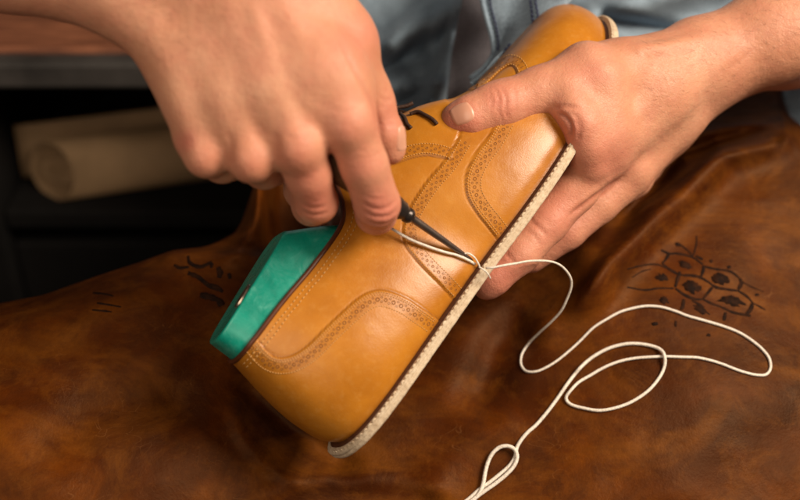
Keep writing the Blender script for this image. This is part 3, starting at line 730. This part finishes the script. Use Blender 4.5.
def apron_z(x, y):
    z = interp2(x, y)
    z = z + 9 * vnoise(x / 120, y / 95, 21) + 2.6 * vnoise(x / 52, y / 44, 22) + .45 * vnoise(x / 17, y / 15, 23)
    z = z + ridge(x, y, [(560, 330), (610, 262), (668, 205), (722, 152), (786, 128), (830, 122)], 20, 20, .5)
    z = z - ridge(x, y, [(600, 240), (650, 190), (680, 153), (722, 141), (764, 134), (800, 120)], 17, 8)
    z = z + ridge(x, y, [(520, 350), (560, 290), (620, 215), (670, 178)], 14, 22)
    z = z - ridge(x, y, [(470, 430), (500, 350), (545, 300), (590, 250)], 14, 24)
    z = z + ridge(x, y, [(420, 500), (470, 440), (520, 400)], 5, 24)
    z = z - 20 * (1 - sstep(-14, 4, y - np.interp(x, [640, 700, 740, 775, 800], [150, 132, 124, 120, 124]))) * sstep(660, 730, x)
    # rear lobe by the ankle and the front edge over it
    z = z - 26 * (1 - sstep(-7, 5, y - np.interp(x, [150, 175, 205, 235, 262, 300, 340], [256, 250, 248, 250, 250, 262, 250]))) * sstep(168, 212, x) * (1 - sstep(330, 380, x))
    z = z - 75 * sstep(258, 280, x) * (1 - sstep(330, 380, x)) * (1 - sstep(232, 262, y))
    z = z + ridge(x, y, [(262, 150), (258, 185), (258, 215), (250, 236), (222, 246)], 26, 8, 1.3)
    z = z + ridge(x, y, [(150, 258), (178, 252), (210, 253), (244, 254), (262, 258)], 6, 10)
    z = z + ridge(x, y, [(-60, 330), (40, 318), (120, 300), (180, 272)], 5, 24)
    z = z - ridge(x, y, [(232, 370), (256, 400), (290, 430), (340, 462), (370, 470)], 8, 13)
    z = z + ridge(x, y, [(232, 396), (240, 430), (262, 462), (310, 490)], 3.5, 9)
    z = z - ridge(x, y, [(20, 470), (90, 420), (150, 400), (210, 420)], 5, 30)
    z = z + ridge(x, y, [(240, 500), (330, 478), (400, 480), (470, 500)], 4, 14)
    # a hollow where the shoe lies
    d, _, _ = pl_dist(x, y, [(300, 400), (400, 300), (480, 190), (530, 90)])
    return z - 9 * np.exp(-(d / 60) ** 2)
nx_, ny_ = 520, 330
xs = np.linspace(-260, 1060, nx_)[:, None] * np.ones((1, ny_))
tv = np.linspace(-.16, 1, ny_)[None, :]
yb = np.interp(xs, yb_x, yb_y)
ker = np.ones(5) / 5; ybc = np.convolve(np.pad(yb[:, 0], 2, mode='edge'), ker, 'valid'); yb = ybc[:, None] * np.ones((1, ny_))
tp = np.clip(tv, 0, 1); ys = yb + (760 - yb) * tp ** 1.15
zs = apron_z(xs, ys)
rollr = 7.
dpx = (ys - yb)                                 # pixel distance below the silhouette
zs = zs - 20 * np.clip(1 - dpx / 30, 0, 1) ** 2.2
tb = np.clip(-tv / .16, 0, 1)
Y2 = ys + 26 * tb ** 1.3; z2 = zs - 160 * tb ** .8
xs = np.where(tb > 0, xs, xs)
AP = PV(xs, np.where(tb > 0, Y2, ys), np.where(tb > 0, z2, zs))
apF = grid_faces(nx_, ny_)
apron_bvh = BVHTree.FromPolygons([Vector(p) for p in AP.reshape(-1, 3)], apF.tolist())
amb = MB(); amb.add(AP.reshape(-1, 3), apF.tolist(), 0)
def ribbon(pts, wd, m=1, tree=apron_bvh, mb=amb, lift=.12, seed=0):
    q = arc_resample(cr(pts, 60), step=1.6); n = len(q)
    T = np.gradient(q, axis=0); T /= np.linalg.norm(T, axis=1)[:, None] + 1e-9; N = np.stack([-T[:, 1], T[:, 0]], 1)
    rows = []
    for i in range(n):
        w = wd * (.35 + .65 * math.sin(math.pi * min(1, .12 + i / (n - 1) * .8)) ** .6) * (1 + .5 * float(vnoise(np.array(i * .55), np.array(seed * 3.7), 31)))
        row = []
        for s in (-1, 0, 1):
            p, nn = hit(*(q[i] + N[i] * s * w / 2), tree)
            if p is None: return
            row.append(p + nn * lift)
        rows.append(row)
    mb.add(np.array(rows).reshape(-1, 3), grid_faces(n, 3).tolist(), m)
def blot(x, y, rx, ry, rot, m=1, seed=0):
    rng = np.random.default_rng(seed); k = 22; V = []
    p, nn = hit(x, y, apron_bvh); V.append(p + nn * .14)
    for i in range(k):
        a = 2 * math.pi * i / k; rr = 1 + .28 * rng.normal() * .6
        dx, dy = rx * rr * math.cos(a), ry * rr * math.sin(a); c, s = math.cos(rot), math.sin(rot)
        p, nn = hit(x + dx * c - dy * s, y + dx * s + dy * c, apron_bvh); V.append(p + nn * .14)
    amb.add(V, [[0, 1 + i, 1 + (i + 1) % k] for i in range(k)], m)
# honeycomb drawing burnt into the leather (traced from the photo's close-up, origin 620,220 scale 4.167)
def z7(pts): return [(620 + x / 4.167, 220 + y / 4.167) for x, y in pts]
for i, (pts, w) in enumerate([([(170, 125), (205, 140), (240, 140), (300, 155), (345, 185)], 2.2), ([(205, 140), (190, 165), (175, 180)], 2.6), ([(175, 180), (205, 205), (240, 225), (260, 230)], 2.2), ([(350, 190), (345, 215), (335, 240)], 3.4),
        ([(260, 230), (300, 232), (335, 240), (370, 260)], 2.4), ([(355, 195), (400, 205), (460, 215), (500, 245)], 2.2), ([(500, 245), (505, 265), (492, 290)], 3.4), ([(370, 260), (400, 280), (450, 290), (492, 295)], 2.4),
        ([(250, 215), (240, 245), (230, 280)], 3.2), ([(230, 285), (265, 310), (310, 330), (345, 330)], 2.4), ([(385, 280), (365, 305), (345, 330)], 2.8), ([(345, 330), (385, 350), (420, 362)], 2.2), ([(492, 295), (530, 320), (552, 345)], 2.2),
        ([(552, 345), (545, 370), (525, 395)], 3.4), ([(420, 362), (470, 385), (520, 395), (545, 400)], 2.4), ([(30, 205), (90, 190), (150, 185), (190, 200)], 1.6), ([(30, 280), (100, 292), (160, 285), (225, 285)], 1.7), ([(50, 240), (90, 215), (130, 205)], 1.2),
        ([(318, 65), (318, 100), (305, 150)], 1.6), ([(255, 105), (285, 130), (305, 152)], 1.6), ([(265, 330), (260, 365), (250, 370)], 3.2), ([(440, 385), (432, 420)], 3.2), ([(232, 420), (232, 445)], 2.4), ([(552, 345), (580, 360), (605, 375)], 1.4),
        ([(495, 250), (540, 275), (600, 300)], 1.2), ([(300, 335), (330, 352), (350, 365)], 2.0), ([(305, 355), (345, 375), (375, 395)], 1.6), ([(315, 150), (345, 165)], 2.6)]):
    ribbon(z7(pts), w * 1.15, seed=i)
for i, (x, y, rx, ry, ro) in enumerate([(268, 185, 30, 14, .5), (418, 245, 38, 24, .2), (300, 278, 40, 24, .35), (465, 338, 48, 22, .3), (175, 240, 26, 16, 0), (338, 375, 28, 14, .5), (183, 335, 20, 13, .4), (243, 102, 16, 9, .3),
        (455, 197, 9, 7, 0), (380, 172, 8, 7, 0), (145, 432, 16, 8, 0), (570, 312, 10, 6, 0), (368, 480, 9, 6, 0)]):
    blot(620 + x / 4.167, 220 + y / 4.167, rx / 4.167, ry / 4.167, ro, seed=i)
# leaf strokes at left (close-up origin 150,230 scale 5)
def z5(pts): return [(150 + x / 5, 230 + y / 5) for x, y in pts]
for i, (pts, w) in enumerate([([(190, 215), (240, 235), (290, 275), (340, 300)], 3.2), ([(290, 275), (330, 285), (365, 310)], 3.0), ([(250, 325), (300, 335), (350, 352)], 4.2), ([(340, 185), (350, 215), (345, 240)], 4.0), ([(310, 165), (305, 190)], 2.6),
        ([(190, 130), (200, 165), (250, 185), (310, 160)], 2.6), ([(120, 175), (150, 190), (195, 185)], 2.2), ([(395, 215), (400, 245)], 3.4), ([(345, 350), (360, 380)], 5.)]):
    ribbon(z5(pts), w * 1.5, seed=40 + i)
for i, pts in enumerate([[(93, 293), (104, 294), (113, 296)], [(97, 303), (110, 305), (121, 307)], [(92, 310), (104, 311), (112, 312)]]): ribbon(pts, 1.8, seed=60 + i)
ap = amb.build('leather_apron', [APRON, INK])
tag(ap, 'worn brown leather apron with burnt honeycomb drawing draped over the lap under the shoe', 'apron')
so = ap.modifiers.new('thick', 'SOLIDIFY'); so.thickness = .0022; so.offset = 1

# ------------------------------------------------------------------ thread
th = [(515, 263.5), (530, 261), (547, 261), (558, 264), (566, 270.5), (571, 279), (571, 288), (567, 299), (561, 311), (551, 322), (539, 333), (529, 343), (522, 354), (521, 364), (526, 371), (536, 371.5), (547, 367), (558, 360), (569, 351),
      (580, 341), (593, 328), (607, 319), (620, 312), (634, 308), (647, 306), (661, 307), (675, 311), (688, 316), (706, 321), (725.5, 327), (740, 333), (752.5, 341), (762, 349), (769, 358), (770.5, 368), (766, 374.5), (757, 375), (747, 373), (736, 369.5), (722, 364),
      (709, 360), (696, 357.5), (682, 357), (666, 356.5), (650, 357), (633, 358.5), (617.5, 362), (603, 368), (590, 375.5), (579, 382), (571, 390), (566, 398), (571, 404.5), (585, 408.5), (599, 410.5), (613, 408.5), (627, 404), (639, 397.5), (650, 389), (659, 378),
      (664, 368), (665, 358), (661, 350), (650, 345.5), (634, 343.5), (620, 345), (606, 349.5), (592, 357.5), (580, 368), (568, 383), (558, 397.5), (548, 411), (536.5, 424.5), (526, 434), (517.5, 446), (515, 457), (509, 466), (500, 474), (490, 482), (480, 489), (466, 501), (440, 520), (400, 545)]
thp = arc_resample(cr(th, 900), step=1.6); tz = []
for i, q in enumerate(thp):
    p, n = hit(q[0], q[1], apron_bvh); tz.append(p[2])
tz = np.array(tz); tz0 = tz.copy(); tz = np.maximum(np.convolve(np.pad(tz, 6, mode='edge'), np.ones(13) / 13, 'valid'), tz0 - .2)
# start hangs from the sole; lift where strands cross
start = np.array([hit(484, 263, None)[0][2] if hit(484, 263)[0] is not None else 18.]); print('thread z', start, tz[:3])
zsole = S(118, 52, 4)[2]
n_ = len(thp); arc = np.arange(n_) * 1.6
zz = tz + 1.1 + (zsole - 2 - tz - 1.4) * np.clip(1 - arc / 150, 0, 1) ** 1.3
for k_ in range(n_):
    pass
from_cross = [((665, 357), 9), ((571, 389), 8), ((580, 368), 6)]
late = arc > arc[-1] * .56
for (x_, y_), r_ in from_cross:
    dd = np.hypot(thp[:, 0] - x_, thp[:, 1] - y_); zz += np.where(late, 2.4 * np.exp(-(dd / r_) ** 2), 0)
main = PV(thp[:, 0], thp[:, 1], zz)
st = [P(489, 267, zsole), P(500, 266, zsole - .5)]
main = np.vstack([cr(np.array([P(486, 268, zsole - 1), P(493, 267.5, zsole + .6), P(503, 265.5, zsole), main[0]]), 14)[:-1], main])
rad = np.interp(np.arange(len(main)) / len(main), [0, .2, .5, .8, 1], [.6, .74, .86, 1.02, 1.15])
tm = MB(); V, F = tube(main, rad, 8); tm.add(V, F)
# second strand with the small loop
lp = [(440, 524), (468, 503), (478, 493), (482, 483), (484, 472), (487, 461), (492, 452), (499, 446.5), (507, 445.5), (513.5, 449), (516, 456), (513, 465), (505, 474), (494, 483), (484, 490), (472, 499), (446, 520)]
q = arc_resample(cr(lp, 200), step=1.6); z_ = np.array([hit(a, b, apron_bvh)[0][2] for a, b in q]); z_ = np.convolve(np.pad(z_, 6, mode='edge'), np.ones(13) / 13, 'valid')
V, F = tube(PV(q[:, 0] + 1.2, q[:, 1] + .6, z_ + 2.8), 1.15, 8); tm.add(V, F)
# strand from the fingers into the welt, little loop and tail
h1 = hit(470, 262)[0][2]
def zsurf(x, y, add):
    h = hit(x, y)[0]; return (h[2] if h is not None else h1) + add
s1 = [(380, 222, 7), (394, 230, 6), (404, 236, 5), (414, 241, 3.5), (432, 248, 2.5), (446, 252.5, 2.2), (456, 255, 2), (466, 259, 2), (475, 264, .5)]
V, F = tube(cr(np.array([P(x, y, zsurf(x, y, a)) for x, y, a in s1]), 50), .75, 8); tm.add(V, F)
s2 = [(462, 257, .6), (465, 253.5, 1.6), (470, 254, 2.2), (475, 258, 2.2), (478, 263, 2), (480, 267, 1)]
V, F = tube(cr(np.array([P(x, y, zsurf(min(x, 474), y, a)) for x, y, a in s2]), 30), .45, 8); tm.add(V, F)
s3 = [P(479, 267, zsole + 4), P(484, 270, zsole + 2.5), P(488, 274, zsole + 1), P(490.5, 278.5, zsole - 1)]
V, F = tube(cr(np.array(s3), 16), .42, 8); tm.add(V, F)
tob = tm.build('waxed_thread', THREAD); tag(tob, 'loose white thread running from the sole in loops over the brown leather', 'thread')

#SHIRT
# ------------------------------------------------------------------ shirt
def sheet(fx, nx, ny, x0, x1, y0, y1):
    X = np.linspace(x0, x1, nx)[:, None] * np.ones((1, ny)); Y = np.linspace(y0, y1, ny)[None, :] * np.ones((nx, 1))
    return PV(X, Y, fx(X, Y))
def shirt_z(x, y):
    z = -168 + 14 * vnoise(x / 90, y / 60, 51) + 5 * vnoise(x / 35, y / 26, 52) + 2.2 * vnoise(x / 14, y / 11, 58)
    z += ridge(x, y, [(300, 70), (360, 62), (420, 28), (480, -10), (520, -60)], 26, 22, .6)
    z -= ridge(x, y, [(330, 84), (390, 66), (440, 36), (490, 10)], 16, 12)
    z += ridge(x, y, [(400, 140), (432, 96), (452, 50), (462, 0), (466, -40)], 22, 16, .6)
    z += ridge(x, y, [(384, 60), (400, 30), (424, 6), (450, -20)], 8, 7) + ridge(x, y, [(400, 92), (420, 84), (446, 80)], 6, 5) - ridge(x, y, [(392, 104), (420, 98), (440, 100)], 6, 5) + ridge(x, y, [(430, 60), (436, 30), (450, 0)], 7, 6)
    z += ridge(x, y, [(370, 120), (386, 90), (420, 72), (440, 66)], 10, 10)
    z -= ridge(x, y, [(440, 130), (462, 84), (474, 40), (478, -20)], 22, 9)
    z += ridge(x, y, [(560, 30), (620, 8), (700, -20), (780, -40)], 30, 20, .7)
    z -= ridge(x, y, [(585, 14), (625, 22), (680, 34), (740, 40)], 20, 9)
    z += ridge(x, y, [(590, 40), (650, 38), (720, 30)], 14, 12)
    z -= 110 * sstep(105, 150, y) * (1 - sstep(560, 620, x)) + 90 * sstep(46, 70, y) * sstep(600, 660, x) * (1 - sstep(775, 784, x))
    return z
SG = sheet(shirt_z, 300, 200, 270, 980, -160, 210)
shirt_mb = MB(); shirt_mb.add(SG.reshape(-1, 3), grid_faces(300, 200).tolist())
# sleeves, shoulders and back, outside the picture
fs = Field([-560, 30, -600], [680, 600, 140], 9.)
def caps(a, b, ra, rb, k=30): fs.cap(np.array(a, float), np.array(b, float), ra, rb, k)
caps(elA + np.array([-60, 60, -70]), (-190, 420, -300), 58, 72); caps(elB + np.array([60, 90, -80]), (230, 420, -330), 60, 72)
caps((-140, 420, -350), (180, 420, -360), 100, 100, 50); caps((20, 400, -350), (20, 190, -340), 135, 140, 60)
VS, FS = fs.mesh(3); shirt_mb.add(VS, FS.tolist())
shirt = shirt_mb.build('shirt', DENIM, person); so = shirt.modifiers.new('thick', 'SOLIDIFY'); so.thickness = .0012
# turned hem and placket flap
fl_l = cr([(474, -60), (478, -20), (482, 0), (487, 20), (492, 38), (493, 54), (484, 68), (470, 79)], 60)
fl_r = cr([(600, -60), (590, -25), (572, 0), (556, 14), (536, 30), (514, 46), (498, 60), (486, 74), (472, 85)], 60)
def fl_r_x(y): return float(np.interp(y, [-60, 14, 30, 46, 68, 92], [580, 558, 538, 516, 497, 476]))
def shoe_z(x, y):
    for k in range(12):
        h = hit(x + 3 * k, y + 2 * k)[0]
        if h is not None: return h[2]
    return -75.
def flap_z(x, y, s): return -80 + 7 * math.sin(s * 2.6) + (min(-52., shoe_z(fl_r_x(y), y) + 3) + 80) * sstep(.3, .98, s) + 5 * float(vnoise(np.array(x / 22.), np.array(y / 22.), 61)) - 4 * max(0, (y - 40) / 50) ** 1.5
G = []
for i in range(60):
    G.append([P(*(fl_l[i] * (1 - s) + fl_r[i] * s), flap_z(*(fl_l[i] * (1 - s) + fl_r[i] * s), s)) for s in np.linspace(0, 1, 40)])
G = np.array(G); fm = mesh('placket', G.reshape(-1, 3), grid_faces(60, 40), DENIM, shirt); so = fm.modifiers.new('thick', 'SOLIDIFY'); so.thickness = .0022
fbv = BVHTree.FromPolygons([Vector(p) for p in G.reshape(-1, 3)], grid_faces(60, 40).tolist())
hm = MB()
hemline = np.array([G[i, 0] for i in range(60)]); V, F = tube(hemline + [0, 0, 1.2], 1.7, 8); hm.add(V, F)
hm.build('rolled_hem', DENIM, fm)
ss = MB()
for line in ([(489, -20), (491, 5), (496, 24), (499, 42), (498, 56), (490, 68)], [(528, -30), (531, 0), (533, 16), (534, 28)], [(534, -30), (536, 0), (538, 12), (539, 22)], [(500, 58), (512, 44)]):
    stitches(ss, arc_resample(cr(line, 60), n=50), 4.4, 3.0, .75, 0, fbv, lift=1.2)
ss.build('seam_stitching', BLUESTITCH, fm)['kind'] = 'stuff'
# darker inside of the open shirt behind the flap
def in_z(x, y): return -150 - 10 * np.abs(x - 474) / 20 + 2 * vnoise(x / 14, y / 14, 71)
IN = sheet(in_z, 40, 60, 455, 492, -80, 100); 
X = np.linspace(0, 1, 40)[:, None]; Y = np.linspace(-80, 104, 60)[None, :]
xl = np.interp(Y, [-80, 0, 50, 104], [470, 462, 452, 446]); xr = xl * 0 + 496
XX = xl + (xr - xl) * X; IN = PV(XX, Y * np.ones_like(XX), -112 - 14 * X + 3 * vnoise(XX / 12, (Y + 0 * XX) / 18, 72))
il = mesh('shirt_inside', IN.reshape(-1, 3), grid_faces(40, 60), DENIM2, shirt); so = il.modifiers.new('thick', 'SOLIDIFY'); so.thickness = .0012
# jeans under the apron
jf = Field([-330, -420, -420], [330, 120, -30], 8.)
def capj(a, b, ra, rb): jf.cap(np.array(a, float), np.array(b, float), ra, rb, 25)
capj((120, 60, -330), (215, -60, -150), 80, 62); capj((-10, 20, -360), (-70, -150, -210), 60, 52)
VJ, FJ = jf.mesh(2); mesh('jeans', VJ, FJ, DENIM, person)

# ------------------------------------------------------------------ cabinet behind (true upright, world aligned)
CAM = toW(np.array([0, 0, D]))
def at_y(px, py, Y):
    d_ = toW(P(px, py, 0)) - CAM; t = (Y - CAM[1]) / d_[1]; return CAM + d_ * t
def wbox(mb, lo, hi, m=0, bev=.002):
    x0, y0, z0 = lo; x1, y1, z1 = hi; b = bev; V = []; 
    for x, y, z in ((x0, y0, z0), (x1, y0, z0), (x1, y1, z0), (x0, y1, z0), (x0, y0, z1), (x1, y0, z1), (x1, y1, z1), (x0, y1, z1)): V.append((x, y, z))
    mb.add(V, [[0, 3, 2, 1], [4, 5, 6, 7], [0, 1, 5, 4], [1, 2, 6, 5], [2, 3, 7, 6], [3, 0, 4, 7]], m)
Yc = .30
BLK = plain('dark_painted_wood', (.006, .0053, .005), .8, nscale=12, var=.4, bump=.2, spec=.12); TOPW = mat_wood('worn_bench_wood', (.085, .026, .013), (.42, .155, .075))
EDG = plain('grey_bench_edge', (.042, .037, .034), .6, nscale=20, var=.4)
bt = at_y(75, 52, Yc)[2]; bb = at_y(75, 81, Yc)[2]; sh0 = at_y(75, 214, Yc)[2]; sh1 = at_y(75, 232, Yc)[2]
xl_ = at_y(-14, 150, Yc)[0]; XL, XR = -1.0, .25
bench = bpy.data.objects.new('workbench', None); C.objects.link(bench); bench.location = (-.3, Yc + .2, 0)
tag(bench, 'dark workbench with worn wooden top and open shelf behind the shoemaker', 'workbench')
def wpart(name, boxes, mat, parent, bev=.003):
    m = MB()
    for lo_, hi_ in boxes: wbox(m, lo_, hi_)
    o = m.build(name, mat, parent, smooth=False, world=True); bvl = o.modifiers.new('bev', 'BEVEL'); bvl.width = bev; bvl.segments = 2; return o
wpart('bench_top', [((XL, Yc + .006, bb + .004), (XR, Yc + .55, bt))], TOPW, bench)
wpart('front_rail', [((XL, Yc - .014, bb), (XR, Yc + .0055, bt - .003))], EDG, bench)
wpart('side_post', [((xl_ - .05, Yc - .004, .0), (xl_, Yc + .5, bb - .001))], BLK, bench)
wpart('back_panel', [((XL, Yc + .50, .0), (XR, Yc + .52, bb - .002))], BLK, bench)
wpart('shelf', [((xl_ + .0005, Yc + .004, sh1), (XR, Yc + .498, sh0))], BLK, bench)
wpart('lower_panel', [((xl_ + .0005, Yc + .012, .05), (XR, Yc + .028, sh1 - .02))], BLK, bench)
# paper roll and the flat pack behind it
PAPER = plain('kraft_paper', (.29, .18, .09), .8, nscale=30, var=.15, bump=.1)
rc = at_y(30, 176, Yc + .026); rr_ = .0225
roll = bpy.data.objects.new('paper_roll', None); C.objects.link(roll); roll.location = Vector((rc[0], rc[1], sh0))
tag(roll, 'rolled brown kraft paper with open dark end lying on the shelf', 'paper roll')
axd = np.array([.96, .27, .0]); axd /= np.linalg.norm(axd); sidev = np.cross(axd, [0, 0, 1.]); upv = np.array([0, 0, 1.])
CUT = math.radians(20)
def rollsurf(r, n=48, L=.5, t0=0.):
    return np.array([[np.array([rc[0], rc[1], sh0 + rr_ + .001]) + axd * t + r * (math.cos(a) * sidev + math.sin(a) * upv) for t in np.linspace(t0 + .018 * (1 + math.cos(a - CUT)) , L, 6)] for a in np.linspace(0, 2 * math.pi, n, endpoint=False)])
G = rollsurf(rr_); o = mesh('outer_sheet', G.reshape(-1, 3), grid_faces(48, 6, True), PAPER, roll, world=True); so = o.modifiers.new('t', 'SOLIDIFY'); so.thickness = .0035; so.offset = -1
G = rollsurf(rr_ * .52, t0=.010); o = mesh('inner_sheet', G.reshape(-1, 3), grid_faces(48, 6, True), PAPER, roll, world=True); so = o.modifiers.new('t', 'SOLIDIFY'); so.thickness = .002; so.offset = -1
bp0 = at_y(8, 137, Yc + .22); 
sheetm = MB(); zt = at_y(60, 128, Yc + .06)[2]
n = 30; Xs = np.linspace(xl_ + .004, xl_ + .40, n); G = np.array([[(x, Yc + .056 + .004 * math.sin(x * 9) + .004 * s + (x - xl_) * .29, sh0 + .001 + s * (zt - sh0)) for s in np.linspace(0, 1, 8)] for x in Xs])
o = mesh('cardboard_sheet', G.reshape(-1, 3), grid_faces(n, 8), PAPER, None, world=True); so = o.modifiers.new('t', 'SOLIDIFY'); so.thickness = .004
tag(o, 'flat sheet of brown card leaning inside the shelf behind the roll', 'cardboard')
fl = MB(); wbox(fl, (-3, -1.5, -.02), (3, 2.5, 0)); f_ = fl.build('floor', plain('dark_floor', (.05, .04, .035), .7, nscale=5), None, world=True, smooth=False); f_['kind'] = 'structure'
wl = MB(); wbox(wl, (-3, 1.3, .001), (3, 1.35, 2.6)); w_ob = wl.build('wall', plain('dark_wall', (.05, .045, .04), .8, nscale=5), None, world=True, smooth=False); w_ob['kind'] = 'structure'

# ------------------------------------------------------------------ camera, light
cam_d = bpy.data.cameras.new('camera'); cam = bpy.data.objects.new('camera', cam_d); C.objects.link(cam)
cam.location = Vector(CAM); cam.rotation_euler = (math.pi / 2 - PITCH, 0, 0)
cam_d.sensor_width = 36; cam_d.lens = 36 * D / (800 * S0); cam_d.clip_start = .02; cam_d.clip_end = 50
cam_d.dof.use_dof = True; cam_d.dof.focus_distance = (D - 18) / 1000; cam_d.dof.aperture_fstop = 3.9
bpy.context.scene.camera = cam
def area(at, look, size, power, col, sy=None):
    l = bpy.data.lights.new('softbox', 'AREA'); l.energy = power; l.color = col; l.size = size
    if sy: l.shape = 'RECTANGLE'; l.size_y = sy
    o = bpy.data.objects.new('softbox', l); C.objects.link(o); o.location = Vector(toW(np.array(at, float)))
    dr = Vector(toW(np.array(look, float))) - o.location; o.rotation_euler = dr.to_track_quat('-Z', 'Y').to_euler(); return o
area((880, 600, 820), (0, 0, 0), .6, 29, (1, .85, .68), .5)
area((-330, 40, 900), (-120, 0, -200), .6, 3.6, (1, .82, .64))
w = bpy.data.worlds.new('World'); bpy.context.scene.world = w; w.use_nodes = True
w.node_tree.nodes['Background'].inputs[0].default_value = (1, .85, .72, 1); w.node_tree.nodes['Background'].inputs[1].default_value = .035
sc = bpy.context.scene; sc.view_settings.view_transform = 'Standard'; sc.view_settings.look = 'None'
sc.view_settings.exposure = 0; sc.view_settings.gamma = 1
